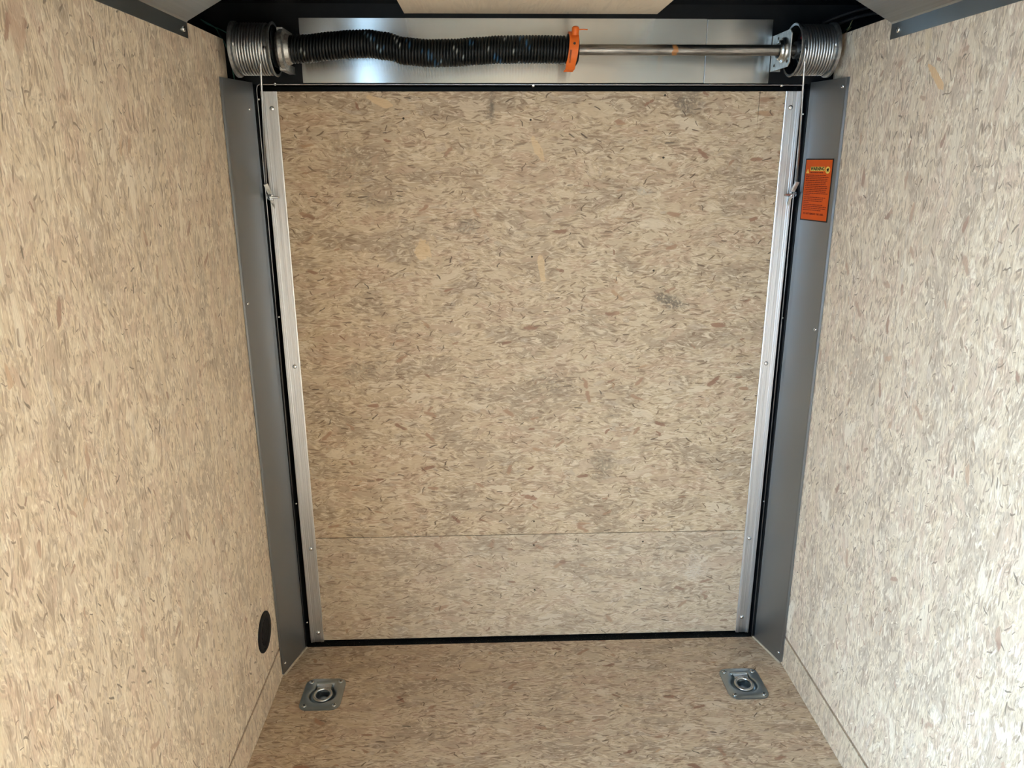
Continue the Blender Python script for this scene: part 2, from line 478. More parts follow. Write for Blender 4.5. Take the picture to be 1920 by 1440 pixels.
# floor, with pockets for the two tie-down pans
RX = [(-0.6215, -0.226), (0.6125, -0.226)]
bm = bmesh.new()
xs = sorted([-0.80, 0.80] + [cx + s * 0.044 for cx, cy in RX for s in (-1, 1)])
ys = [YF, -0.226 - 0.050, -0.226 + 0.050, 0.0]
for i in range(len(xs) - 1):
    for j in range(len(ys) - 1):
        mx, my = (xs[i] + xs[i + 1]) / 2, (ys[j] + ys[j + 1]) / 2
        if any(abs(mx - cx) < 0.03 and abs(my - cy) < 0.04 for cx, cy in RX): continue
        add_box(bm, xs[i], xs[i + 1], ys[j], ys[j + 1], -0.019, 0.0)
bmesh.ops.remove_doubles(bm, verts=bm.verts[:], dist=1e-5)
seen = {}
for f in list(bm.faces):
    k = tuple(sorted(v.index for v in f.verts))
bm.verts.index_update()
for f in list(bm.faces):
    k = tuple(sorted(v.index for v in f.verts)); seen.setdefault(k, []).append(f)
bmesh.ops.delete(bm, geom=[f for fs in seen.values() if len(fs) > 1 for f in fs], context='FACES_ONLY')
st(obj('floor', bm, M['osb_floor']))
st(box('ground', -12, 12, -12, 12, -0.56, -0.5, M['ground']))

# side walls: strand board panels over a black outer skin
def wall_box(bm, s, y0, y1, z0, z1, t0=W, t1=W + 0.009):
    a, b_ = sorted((s * t0, s * t1)); add_box(bm, a, b_, y0, y1, z0, z1)
KZ = 0.093          # top of the kick strip
bm = bmesh.new()
# right wall: one sheet with a slightly rounded upper rear corner
def wall_sheet(bm, s, y0, y1, z0, z1, cut=0.0):
    out = [(y0, z0), (y1, z0), (y1, z1 - cut), (y1 - cut * 0.35, z1), (y0, z1)] if cut else [(y0, z0), (y1, z0), (y1, z1), (y0, z1)]
    add_loops(bm, [[(s * W, y, z) for y, z in out], [(s * (W + 0.009), y, z) for y, z in out]], True, True, True)
wall_sheet(bm, 1, YF, -0.048, KZ + 0.0085, 1.783)
wall_r = st(obj('wall_right', bm, M['osb_right']))
bm = bmesh.new()
wall_sheet(bm, -1, DY1, -0.076, KZ + 0.0085, 1.768, 0.018)
wall_sheet(bm, -1, DY0, DY1, DZ1, 1.768)
wall_sheet(bm, -1, YF, DY0, KZ + 0.0085, 1.768)
wall_l = st(obj('wall_left', bm, M['osb_left']))
# backing seen in the joint and the outer skin
for s, nm in ((1, 'right'), (-1, 'left')):
    bm = bmesh.new()
    if s > 0:
        wall_box(bm, s, YF, 0.0, -0.05, 1.9, 0.825, 0.832)
    else:
        wall_box(bm, s, DY1, 0.0, -0.05, 1.9, 0.825, 0.832); wall_box(bm, s, YF, DY0, -0.05, 1.9, 0.825, 0.832)
        wall_box(bm, s, DY0, DY1, DZ1, 1.9, 0.825, 0.832); wall_box(bm, s, DY0, DY1, -0.05, 0.0, 0.825, 0.832)
    o = st(obj('wall_skin_' + nm, bm, M['black']))
    bm = bmesh.new()
    wall_box(bm, s, (DY1 if s < 0 else YF), -0.12, 0.0, KZ + 0.03, W + 0.0022, W + 0.012)
    o.parent = None
    obj('joint_backing', bm, M['dark_wood'], wall_r if s > 0 else wall_l)
    bm = bmesh.new()
    if s > 0: wall_box(bm, s, YF, -0.10, 0.0, KZ, W - 0.0015, W + 0.0021)
    else: wall_box(bm, s, DY1, -0.10, 0.0, KZ, W - 0.0015, W + 0.0021); wall_box(bm, s, YF, DY0, 0.0, KZ, W - 0.0015, W + 0.0021)
    st(obj('baseboard_' + nm, bm, M['osb_kick'], bevel=0.001))
# frame of the open side door
bm = bmesh.new()
for y0, y1, z0, z1 in ((DY0 - 0.02, DY0, DZ0, DZ1), (DY1, DY1 + 0.02, DZ0, DZ1), (DY0 - 0.02, DY1 + 0.02, DZ1, DZ1 + 0.02), (DY0 - 0.02, DY1 + 0.02, 0.0, DZ0)):
    add_box(bm, -0.835, -0.757, y0, y1, z0, z1)
st(obj('door_2', bm, M['alu']))
# front end and roof
st(box('wall_front', -0.83, 0.83, YF - 0.01, YF, -0.05, 1.9, M['osb_left']))
ceil_ = st(box('ceiling', -0.83, 0.83, YF, 0.0, ZR, ZR + 0.02, M['black_sheet']))
brd = tag(box('ceiling_board', -0.329, 0.309, YF + 0.02, -0.006, 1.8385, ZR, M['luan'], bevel=0.001),
          'pale plywood board fixed under the black roof', 'board')

# rear frame round the ramp opening
rear = st(empty('wall_rear', (0, 0.04, 0)))
box('header_beam', -0.83, 0.83, 0.0, 0.085, 1.674, 1.90, M['black'], rear)
for s in (-1, 1):
    a, b_ = sorted((s * JX, s * 0.83))
    box('corner_post', a, b_, 0.0, 0.085, -0.05, 1.674, M['rubber'], rear)
box('threshold', -JX, JX, 0.0, 0.085, -0.05, -0.004, M['dusty'], rear)
box('outer_skin', -0.83, 0.83, 0.085, 0.090, -0.05, 1.90, M['black'], rear)
# bright rim of the seal channel along both posts and the header
rim = []
rx, rz = 0.7125, 1.6735
bm = bmesh.new()
path = [(-0.7195, 0.004)] + [(-rx, rz - 0.012), (-rx + 0.002, rz - 0.004), (-rx + 0.008, rz)] + [(0.7045 - 0.008, rz - 0.002), (0.7045 - 0.002, rz - 0.006), (0.7045, rz - 0.014), (0.713, 0.004)]
add_tube(bm, [(x, -0.003, z) for x, z in path], 0.0014, 6)
rim_o = obj('seal_rim', bm, M['alu_edge'], rear, smooth=True)
def screw_mesh(name, r=0.004, h=0.0018, mat='screw', n=12):
    bm = bmesh.new()
    add_lathe(bm, [(0, r), (h * 0.45, r), (h * 0.85, r * 0.75), (h, r * 0.35)], (0, 0, 0), (0, 0, 1), n)
    bmesh.ops.recalc_face_normals(bm, faces=bm.faces[:])
    me = bpy.data.meshes.new(name); bm.to_mesh(me); bm.free(); me.materials.append(M[mat])
    for p in me.polygons: p.use_smooth = True
    return me
def place(loc, nrm):
    q = Vector((0, 0, 1)).rotation_difference(Vector(nrm))
    return Matrix.Translation(loc) @ q.to_matrix().to_4x4()
SCREW = screw_mesh('small_screw', 0.0042, 0.003)
RSCREW = screw_mesh('rim_screw', 0.0028, 0.002, 'galv')
for p in ((-0.665, -0.001, 1.6745), (-0.004, -0.001, 1.671), (0.646, -0.001, 1.671)):
    share('screw', SCREW, rear, place(p, (0, -1, -0.3)))
for s, zs in ((-1, (1.638, 1.069, 0.50, 0.09)), (1, (1.60, 1.052, 0.48))):
    for z in zs:
        share('screw', RSCREW, rear, place((s * 0.7105, 0.001, z), (-s * 0.5, -1, 0)))

# ------------------------------------------------------------------ ramp door
ramp = st(empty('door_1', (0, 0.05, 0.0)))
RY, TX, TW, Z0, Z1 = 0.0287, 0.7086, 0.0392, 0.001, 1.6585
box('core', -TX, TX, RY + 0.011, 0.080, 0.0, Z1, M['black'], ramp)
zs_ = 0.3685
bm = bmesh.new()                    # upper sheet, with a short saw kerf running down from its top edge
kx, kz = 0.600, 1.566
out = [(-TX + 0.01, zs_ + 0.001), (TX - 0.01, zs_ + 0.001), (TX - 0.01, Z1), (kx + 0.0016, Z1), (kx + 0.0004, kz), (kx, kz), (kx, Z1), (-TX + 0.01, Z1)]
add_loops(bm, [[(x, RY, z) for x, z in out], [(x, RY + 0.011, z) for x, z in out]], True, True, True)
obj('board_panel', bm, M['osb_ramp'], ramp)
box('board_panel', -TX + 0.01, TX - 0.01, RY, RY + 0.011, Z0 + 0.003, zs_ - 0.001, M['osb_ramp_low'], ramp, bevel=0.0006)
RIVET = screw_mesh('rivet_head', 0.0062, 0.0038, 'screw', 16)
HOLE = screw_mesh('screw_hole', 0.0030, 0.0006, 'dark_hole', 10)
holes = [(-0.345, 1.592), (-0.009, 1.588), (-0.004, 1.227), (0.347, 1.649), (0.351, 1.491), (0.34, 1.186), (0.006, 0.413), (0.346, 0.408), (0.006, 0.331), (0.349, 0.336), (0.009, 0.172), (0.349, 0.168)]
for x, z in holes:
    share('screw', HOLE, ramp, place((x, RY + 0.0001, z), (0, -1, 0)))
for s in (-1, 1):
    # extruded edge trim: flat web with raised ribs at both sides
    rib = [(0, 0), (0, 0.0075), (0.0035, 0.0075), (0.0042, 0.0048), (0.0062, 0.0048), (0.0068, 0.0060), (0.0086, 0.0060), (0.0092, 0.0035),
           (0.0180, 0.0035), (0.0186, 0.0040), (0.0200, 0.0040), (0.0206, 0.0035), (0.0300, 0.0035), (0.0306, 0.0058), (0.0326, 0.0058), (0.0332, 0.0045), (0.0380, 0.0045), (TW, 0.0040), (TW, 0.0)]
    bm = bmesh.new()
    add_prism_z(bm, [(s * (TX - x), RY - y) for x, y in rib], Z0, Z1)
    tr = obj('edge_trim', bm, M['alu'], ramp)
    bm = bmesh.new()          # outer return of the trim along the ramp edge
    a, b_ = sorted((s * TX, s * (TX + 0.0015)))
    add_box(bm, a, b_, RY - 0.007, 0.07, Z0, Z1)
    obj('edge_return', bm, M['alu'], ramp)
    for z in ((1.617, 0.919, 0.335, 0.035) if s < 0 else (1.618, 0.912, 0.342, 0.057)):
        share('rivet', RIVET, tr, place((s * (TX - 0.0235), RY - 0.0035, z), (0, -1, 0)))

# ------------------------------------------------------------------ grey jamb covers
PANEL_A = Vector((W - JX, -PY, 0)).normalized()
for s, side in ((-1, 'left'), (1, 'right')):
    cv = tag(empty('jamb_cover', (s * 0.745, -0.07, 0.0)),
             ('grey sheet metal jamb cover beside the left wall, lower end near the round vent' if s < 0 else 'grey sheet metal jamb cover carrying the orange warning sticker'), 'jamb cover', 'sheet metal jamb covers')
    bm = bmesh.new()
    prof = [(s * (W - 0.0015), -PY - 0.012), (s * (W - 0.0022), -PY - 0.001), (s * (W - 0.004), -PY + 0.003), (s * (JX + 0.0055), -0.016), (s * (JX + 0.0015), -0.004), (s * (JX + 0.004), 0.0)]
    t = -0.0012 if s < 0 else 0.0012
    n = len(prof)
    pts = prof
    # lower end follows the floor, the flange on the wall stops a little higher
    add_strip(bm, pts, t, 0.0015, 1.6775)
    for v in bm.verts:
        if v.co.y < -PY - 0.004 and v.co.z < 0.5: v.co.z = 0.012
    ob = obj('sheet', bm, M['cover'], cv)
    bm = bmesh.new()
    hz = (0.040, 0.60, 1.132, 1.657)
    nrm = Vector((-s * PY, -(W - JX), 0)).normalized()
    for z in ((0.035, 1.13) if s < 0 else (0.03, 1.045, 1.657)):
        p = Vector((s * (JX + 0.0055), -0.016, z)).lerp(Vector((s * (W - 0.004), -PY + 0.003, z)), 0.94)
        share('screw', SCREW, cv, place(p + nrm * 0.0012, nrm))
    if s < 0:
        p = Vector((s * (JX + 0.0055), -0.016, 1.612)).lerp(Vector((s * (W - 0.004), -PY + 0.003, 1.612)), 0.10)
        share('screw', SCREW, cv, place(p + nrm * 0.0012, nrm))
    # pale bead under the cover: its lit bottom edge put in as colour
    bm = bmesh.new()
    a0 = Vector((s * JX, 0.0, 0)); a1 = Vector((s * W, -PY, 0)); q = nrm * 0.006
    add_loops(bm, [[a0, a0 + q, a1 + q + Vector((-s * .003, 0, 0)), a1], [p_ + Vector((0, 0, 0.003)) for p_ in (a0, a0 + q * 0.7, a1 + q * 0.7, a1)]], True, True, True)
    obj('lit_edge_bead', bm, M['lit_edge'], cv)

# ------------------------------------------------------------------ cove covers in the upper corners
for s in (-1, 1):
    cc = tag(empty('cove_cover', (s * 0.74, -1.6, 1.736)), ('bent grey metal cove cover above the left strand board wall' if s < 0 else 'bent grey metal cove cover above the bright right strand board wall'), 'cove cover', 'cove covers in the upper corners')
    sec = [(0.7590, 1.7355), (0.7572, 1.7355), (0.7572, 1.7665), (0.7545, 1.7700), (0.585, 1.8605), (0.586, 1.8620), (0.7560, 1.7715), (0.7590, 1.7672)]
    bm = bmesh.new()
    add_loops(bm, [[(s * x, -0.320, z) for x, z in sec], [(s * x, DY1 + 0.1 if s < 0 else YF + 0.02, z) for x, z in sec]], True, True, True)
    obj('sheet', bm, M['cove'], cc)
    share('screw', screw_mesh('cove_screw', 0.0062, 0.0035), cc, place((s * 0.757, -0.345 if s < 0 else -0.352, 1.7505), (-s, 0, 0)))

# ------------------------------------------------------------------ header plate
hp = tag(empty('header_plate', (0, 0, 1.676)), 'brushed stainless plate on the header behind the spring', 'metal plate')
box('sheet', -0.593, 0.4385, -0.004, 0.0, 1.6765, 1.8285, M['stainless'], hp, bevel=0.0004)
box('sheet', 0.4393, 0.6085, -0.004, 0.0, 1.6755, 1.8275, M['stainless'], hp, bevel=0.0004)

# ------------------------------------------------------------------ counterbalance: shaft, spring, drums, brackets
SY, SZ = -0.085, 1.7445
bm = bmesh.new()
add_lathe_x(bm, [(-0.745, 0.0), (-0.745, 0.0127), (0.742, 0.0127), (0.742, 0.0100), (0.70, 0.0)], 0, SY, SZ, 28)
tag(smooth_by_angle(obj('torsion_shaft', bm, M['shaft'])), 'bare steel tube shaft with a rust spot right of the spring', 'shaft')

spring = tag(empty('torsion_spring', (-0.26, SY, SZ - 0.033)), 'long black torsion spring sagging along the steel shaft', 'spring')
random.seed(5)
CUR = [(-0.606, 0.0), (-0.56, 0.002), (-0.50, 0.008), (-0.455, 0.012), (-0.41, 0.013), (-0.37, 0.008), (-0.32, -0.004), (-0.262, -0.0085), (-0.205, -0.0075), (-0.15, -0.0035), (-0.09, 0.0), (0.0, 0.001), (0.078, 0.0)]
def sag(x):
    for (a, b_), (c, d) in zip(CUR, CUR[1:]):
        if x <= c:
            t = (x - a) / (c - a); t = t * t * (3 - 2 * t); return b_ + (d - b_) * max(t, 0)
    return 0.0
PITCH, R_S, WR = 0.0076, 0.0290, 0.0038
X0, X1 = -0.598, 0.072
turns = (X1 - X0) / PITCH
NS = 26
bm = bmesh.new()
pts = []
for i in range(int(turns * NS) + 1):
    a = 2 * math.pi * i / NS
    x = X0 + PITCH * i / NS
    pts.append((x + 0.0002 * math.sin(i * 0.7), SY - R_S * math.cos(a), SZ + sag(x) + R_S * math.sin(a)))
add_tube(bm, pts, WR, 6)
coil = obj('coil', bm, M['spring'], spring, smooth=True)
# paint dashes left on the wire: (x0, v0, x1, v1, half width in x, colour); v = height on the coil, -1..1
WHT = (0.30, 0.31, 0.30); BLU = (0.022, 0.075, 0.15); PAL = (0.17, 0.25, 0.32)
MARK = [(-0.60, 0.02, -0.575, 0.0, 0.003, WHT, .45), (-0.575, 0.0, -0.545, -0.95, 0.004, WHT, .6), (-0.485, 0.55, -0.43, -0.75, 0.003, WHT, .45), (-0.415, 0.65, -0.365, -0.85, 0.006, PAL, .8), (-0.405, 0.6, -0.35, -0.9, 0.005, BLU, .6),
        (-0.345, 0.75, -0.305, -0.85, 0.003, WHT, .4), (-0.318, 0.85, -0.297, 0.0, 0.009, BLU, .75), (-0.273, 0.0, -0.245, -0.95, 0.012, BLU, .8), (-0.255, -0.2, -0.225, -0.9, 0.004, PAL, .7),
        (-0.212, 0.65, -0.17, -0.85, 0.0035, WHT, .6), (-0.175, 0.85, -0.155, 0.35, 0.008, BLU, .75), (-0.135, 0.35, -0.09, -0.95, 0.007, BLU, .75), (-0.138, 0.4, -0.11, -0.3, 0.004, WHT, .6),
        (-0.085, 0.85, -0.045, -0.9, 0.0028, WHT, .7), (-0.040, 0.9, -0.020, -0.5, 0.010, BLU, .75), (0.03, 0.6, 0.03, 0.5, 0.003, WHT, .9), (0.045, 0.55, 0.072, 0.45, 0.004, WHT, .6)]
me = coil.data
at = me.color_attributes.new('paint', 'FLOAT_COLOR', 'POINT')
for i, v in enumerate(me.vertices):
    x, y, z = v.co
    c = (0.006, 0.0062, 0.0065)
    h = (z - SZ - sag(x)) / (R_S + WR)
    if y < SY and math.hypot(y - SY, z - SZ - sag(x)) > R_S + 0.0026:
        turn = int((x - X0) / PITCH)
        for a0, h0, a1, h1, w, mc, pr in MARK:
            if min(h0, h1) - .05 <= h <= max(h0, h1) + .05:
                t = (h - h0) / (h1 - h0) if h1 != h0 else 0.5
                if abs(x - (a0 + (a1 - a0) * t)) < w * 0.8 and random.Random(turn * 31 + int(h * 7)).random() < pr * 0.75:
                    c = mc
    at.data[i].color = (*c, 1)
# cones at the ends of the spring
bm = bmesh.new()
add_lathe_x(bm, [(-0.628, 0.014), (-0.628, 0.040), (-0.620, 0.046), (-0.611, 0.046), (-0.608, 0.036), (-0.598, 0.033), (-0.594, 0.026), (-0.55, 0.022), (-0.55, 0.014)], 0, SY, SZ, 40)
add_box(bm, -0.626, -0.612, SY - 0.012, 0.0, SZ - 0.048, SZ - 0.030)
add_box(bm, -0.626, -0.612, SY - 0.012, 0.0, SZ + 0.030, SZ + 0.048)
smooth_by_angle(obj('stationary_cone', bm, M['cast'], spring), 35)
bm = bmesh.new()
add_lathe_x(bm, [(0.03, 0.014), (0.03, 0.022), (0.070, 0.026), (0.073, 0.036), (0.096, 0.036), (0.101, 0.028), (0.101, 0.014)], 0, SY, SZ, 40)
smooth_by_angle(obj('winding_cone', bm, M['black'], spring), 35)

# orange warning tag strapped round the winding cone
tagr = tag(empty('warning_tag', (0.085, SY - 0.03, SZ - 0.05)), 'orange plastic warning tag strapped round the end of the black spring', 'warning tag')
bm = bmesh.new()
rows = []
for k in range(25):
    a = math.radians(112 - 195 * k / 24)          # from over the top, round the front, to below
    r = 0.0395 + 0.004 * (k / 24)
    yy, zz = SY - r * math.cos(math.radians(0)) * max(math.cos(a), -0.4) , SZ + r * math.sin(a)
    if math.sin(a) < -0.85: zz = SZ - r * 1.0 - (k - 20) * 0.0015
    sx = -0.011 * max(0.0, (k - 10) / 14.0) ** 1.6
    rows.append((Vector((0.0755 + sx, yy, zz)), Vector((0.0985 + sx, yy, zz))))
for i in range(len(rows) - 1):
    pass
def ribbon(bm, rows, th):
    L = []
    for i, (p, q) in enumerate(rows):
        d = (rows[min(i + 1, len(rows) - 1)][0] - rows[max(i - 1, 0)][0]).normalized()
        n = d.cross((q - p).normalized()).normalized() * th
        L.append([p, q, q + n, p + n])
    add_loops(bm, L, True, True, True)
ribbon(bm, rows, 0.0014)
smooth_by_angle(obj('strap', bm, M['orange'], tagr), 50)
bm = bmesh.new()
add_lathe(bm, [(0, 0.0088), (0.014, 0.0088), (0.0175, 0.0072), (0.019, 0.004), (0.0192, 0.0)], (0.0895, SY - 0.030, SZ + 0.030), (0, -0.30, 1), 20)
smooth_by_angle(obj('stud', bm, M['orange'], tagr), 35)
bm = bmesh.new()
add_tube(bm, [(0.096, SY - 0.034, SZ + 0.0405), (0.108, SY - 0.034, SZ + 0.0412), (0.1185, SY - 0.034, SZ + 0.0408)], 0.0013, 6)
obj('tie_end', bm, M['orange'], tagr, smooth=True)
bm = bmesh.new()
add_lathe(bm, [(0, 0.0030), (0.0022, 0.0030)], (0.0870, SY - 0.0412, SZ + 0.009), (0, -1, 0.2), 14)
obj('eyelet_hole', bm, M['dark_hole'], tagr)

# brackets carrying the shaft
for s in (-1, 1):
    br = tag(empty('bearing_bracket', (s * 0.612, -0.05, 1.70)), ('galvanised bearing bracket beside the right cable drum' if s > 0 else 'bearing bracket coloured black for shadow between left cable drum and spring'), 'bracket', 'shaft bearing brackets')
    x0 = 0.611 if s > 0 else -0.634
    bm = bmesh.new()
    # flat plate square to the header, front corners clipped, with a hole pattern
    out = [(-0.001, 1.703), (-0.118, 1.703), (-0.130, 1.712), (-0.130, 1.778), (-0.118, 1.788), (-0.001, 1.788)]
    add_loops(bm, [[(x0, y, z) for y, z in out], [(x0 + 0.0025, y, z) for y, z in out]], True, True, True)
    obj('plate', bm, M['galv'] if s > 0 else M['black'], br, bevel=0.0005)  # left bracket is black: its shade is put into the colour
    bm = bmesh.new()
    f0 = x0 - 0.001 if s > 0 else x0 + 0.0035
    add_box(bm, *sorted((f0, f0 + s * 0.026)), -0.0075, -0.004, 1.703, 1.788)
    if s > 0:
        obj('foot', bm, M['galv'], br)
        bm = bmesh.new()
        add_lathe_x(bm, [(x0, 0.030), (x0 - 0.004, 0.029), (x0 - 0.007, 0.024), (x0 - 0.012, 0.0225), (x0 - 0.014, 0.020), (x0 - 0.013, 0.0175), (x0 - 0.006, 0.0165), (x0 - 0.006, 0.0127)], 0, SY, SZ, 36)
        smooth_by_angle(obj('bearing', bm, M['zinc_pale'], br), 40)
        for yy, zz in ((-0.045, 1.777), (-0.03, 1.715), (-0.115, 1.716)):
            bm = bmesh.new(); add_lathe(bm, [(0, 0.0035), (0.0008, 0.0035)], (x0 - 0.0002, yy, zz), (-1, 0, 0), 12)
            obj('bolt_hole', bm, M['dark_hole'], br)
    else:
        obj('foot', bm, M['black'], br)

# cable drums
for s in (-1, 1):
    xo = 0.733 if s < 0 else 0.7305          # wall-side face
    dr = tag(empty('cable_drum', (s * 0.68, SY, SZ - 0.063)), ('cable drum wound with grey wire rope beside the left wall' if s < 0 else 'cable drum wound with bright wire rope beside the right wall'), 'cable drum', 'cable drums on the shaft ends')
    def X(d): return s * (xo - d)
    n = 56
    bm = bmesh.new()
    prof = [(0.0, 0.013), (0.0, 0.060), (0.0015, 0.063), (0.008, 0.063), (0.0095, 0.0605), (0.0105, 0.0535), (0.088, 0.0535), (0.0900, 0.0545), (0.093, 0.0605), (0.097, 0.0620), (0.0985, 0.0605), (0.0970, 0.0560), (0.072, 0.0470), (0.040, 0.0450), (0.040, 0.022), (0.092, 0.020), (0.094, 0.0135), (0.03, 0.0130)]
    add_lathe_x(bm, [(X(d), r) for d, r in prof], 0, SY, SZ, n)
    smooth_by_angle(obj('spool', bm, M['drum'], dr), 35)
    bm = bmesh.new()
    add_lathe_x(bm, [(X(d), r) for d, r in ((0.0975, 0.0555), (0.0725, 0.0467), (0.0405, 0.0447), (0.0405, 0.023))], 0, SY, SZ, n)
    smooth_by_angle(obj('dark_recess', bm, M['black'], dr), 35)
    bm = bmesh.new()
    for k in range(6):                       # webs of the casting inside the open end
        a = k * math.pi / 3 + 0.3
        c, sn = math.cos(a), math.sin(a)
        P = [(0.021, 0.043), (0.046, 0.043), (0.052, 0.075), (0.021, 0.086)]
        w = 0.0022
        add_loops(bm, [[(X(d), SY + r * c - w * sn * e, SZ + r * sn + w * c * e) for r, d in P] for e in (-1, 1)], True, True, True)
    obj('web', bm, M['black'], dr)
    bm = bmesh.new()
    NT, NSg = 11, 40
    pp = 0.0066
    pts = []
    for i in range(NT * NSg + 1):
        a = 2 * math.pi * i / NSg
        d = 0.0135 + pp * i / NSg
        pts.append((X(d), SY - 0.0563 * math.cos(a), SZ + 0.0563 * math.sin(a)))
    add_tube(bm, pts, 0.0030, 7)
    obj('rope_winding', bm, M['wire_rope'], dr, smooth=True)
    bm = bmesh.new()
    add_lathe(bm, [(0, 0.005), (0.010, 0.005), (0.012, 0.003)], (X(0.078), SY - 0.030, SZ + 0.024), (-s, -0.2, 0), 8)
    obj('set_screw', bm, M['red'], dr)

# lift cables with their end fittings on the ramp
for s in (-1, 1):
    lc = tag(empty('lift_cable', (s * 0.705, 0.0, 1.39)), ('thin wire lift cable dropping from the left drum to the ramp edge' if s < 0 else 'thin wire lift cable dropping from the right drum to the ramp edge'), 'cable', 'wire lift cables')
    top = Vector((-0.6575, SY - 0.0563, SZ - 0.006)) if s < 0 else Vector((0.6435, SY - 0.0563, SZ - 0.006))
    end = Vector((s * 0.7095, -0.008, 1.424))
    bm = bmesh.new()
    add_tube(bm, [top + Vector((0, 0.008, 0.022)), top + Vector((0, 0.001, 0.010)), top, top.lerp(end, 0.5), end], 0.0026, 8)
    obj('rope', bm, M['wire_rope'], lc, smooth=True)
    d = Vector((-s * 0.30, 0.35, -1)).normalized()
    bm = bmesh.new()
    side = Vector((1, 0, 0)); side = (side - d * side.dot(d)).normalized(); nn = d.cross(side)
    def bar(bm, a, b_, w, t):
        add_loops(bm, [[p_ + side * w * i + nn * t * j for i, j in ((-1, -1), (1, -1), (1, 1), (-1, 1))] for p_ in (a, b_)], True, True, True)
    bar(bm, end + d * -0.004, end + d * 0.024, 0.0052, 0.003)
    obj('ferrule', bm, M['galv'], lc, bevel=0.0008)
    pin = Vector((s * 0.7005, 0.008, 1.3925))
    bm = bmesh.new()
    add_lathe(bm, [(0, 0.0095), (0.004, 0.0095), (0.004, 0.0065), (0, 0.0065)], pin + Vector((s * 0.010, -0.004, 0.002)), (-s, -0.25, 0), 20)
    smooth_by_angle(obj('loop_washer', bm, M['zinc_pale'], lc))
    bm = bmesh.new()
    add_lathe(bm, [(0, 0.008), (0.004, 0.008)], pin + Vector((s * 0.003, -0.004, 0)), (-s, -0.25, 0), 6)
    obj('nut', bm, M['screw'], lc)
    bm = bmesh.new()
    ax = Vector((-s, -0.25, 0)).normalized()
    add_lathe(bm, [(0, 0.0036), (0.020, 0.0036), (0.024, 0.0028)], pin + Vector((s * 0.004, -0.004, 0)), ax, 12)
    smooth_by_angle(obj('bolt', bm, M['screw'], lc))
    bm = bmesh.new()
    P = [pin + Vector((s * 0.012, 0.004, 0.004)), pin + Vector((s * 0.002, 0.004, 0.004)), pin + Vector((-s * 0.002, 0.010, -0.020)), pin + Vector((0, 0.016, -0.034)), pin + Vector((s * 0.008, 0.008, -0.012))]
    add_loops(bm, [P, [p_ + Vector((0, 0.003, 0)) for p_ in P]], True, True, True)
    obj('strap_plate', bm, M['galv'], lc)

# ------------------------------------------------------------------ wires in the open corners
def wire(name, label, pts, r, mat):
    bm = bmesh.new(); add_tube(bm, spline(pts, 6), r, 6)
    return tag(obj(name, bm, M[mat], smooth=True), label, 'wire', 'wires in the open upper corners')
wire('electric_wire', 'green wire running from the left wall top to the drum', [(-0.815, -0.045, 1.812), (-0.799, -0.04, 1.804), (-0.775, -0.04, 1.795), (-0.756, -0.03, 1.783), (-0.738, -0.012, 1.768)], 0.0013, 'green_wire')
wire('electric_wire', 'green wire hanging down past the left wall edge', [(-0.815, -0.06, 1.815), (-0.786, -0.05, 1.798), (-0.778, -0.05, 1.783), (-0.766, -0.05, 1.762), (-0.758, -0.05, 1.734), (-0.754, -0.05, 1.704), (-0.750, -0.05, 1.655)], 0.0015, 'green_wire')
wire('electric_wire', 'pale yellow wire curling above the right wall edge', [(0.752, -0.03, 1.789), (0.760, -0.04, 1.789), (0.768, -0.04, 1.7895), (0.779, -0.04, 1.789), (0.788, -0.04, 1.797), (0.80, -0.03, 1.806)], 0.0011, 'yellow_wire')
wire('electric_wire', 'short pale yellow wire end near the right cove cover', [(0.786, -0.035, 1.798), (0.790, -0.04, 1.804), (0.794, -0.04, 1.815), (0.800, -0.035, 1.823)], 0.0012, 'yellow_wire')
wire('electric_wire', 'green grey wire touching the top of the right wall', [(0.742, -0.02, 1.777), (0.749, -0.04, 1.781), (0.769, -0.04, 1.786), (0.783, -0.04, 1.799), (0.80, -0.03, 1.812)], 0.0011, 'green_wire')
for k, (a, b_, c) in enumerate((((0.73, -0.03, 1.80), (0.775, -0.12, 1.815), (0.80, -0.32, 1.80)), ((0.725, -0.03, 1.815), (0.77, -0.10, 1.83), (0.80, -0.30, 1.825)))):
    wire('electric_wire', ('lower' if k == 0 else 'upper') + ' black cable running back above the right wall', [a, b_, c], 0.004, 'loom')

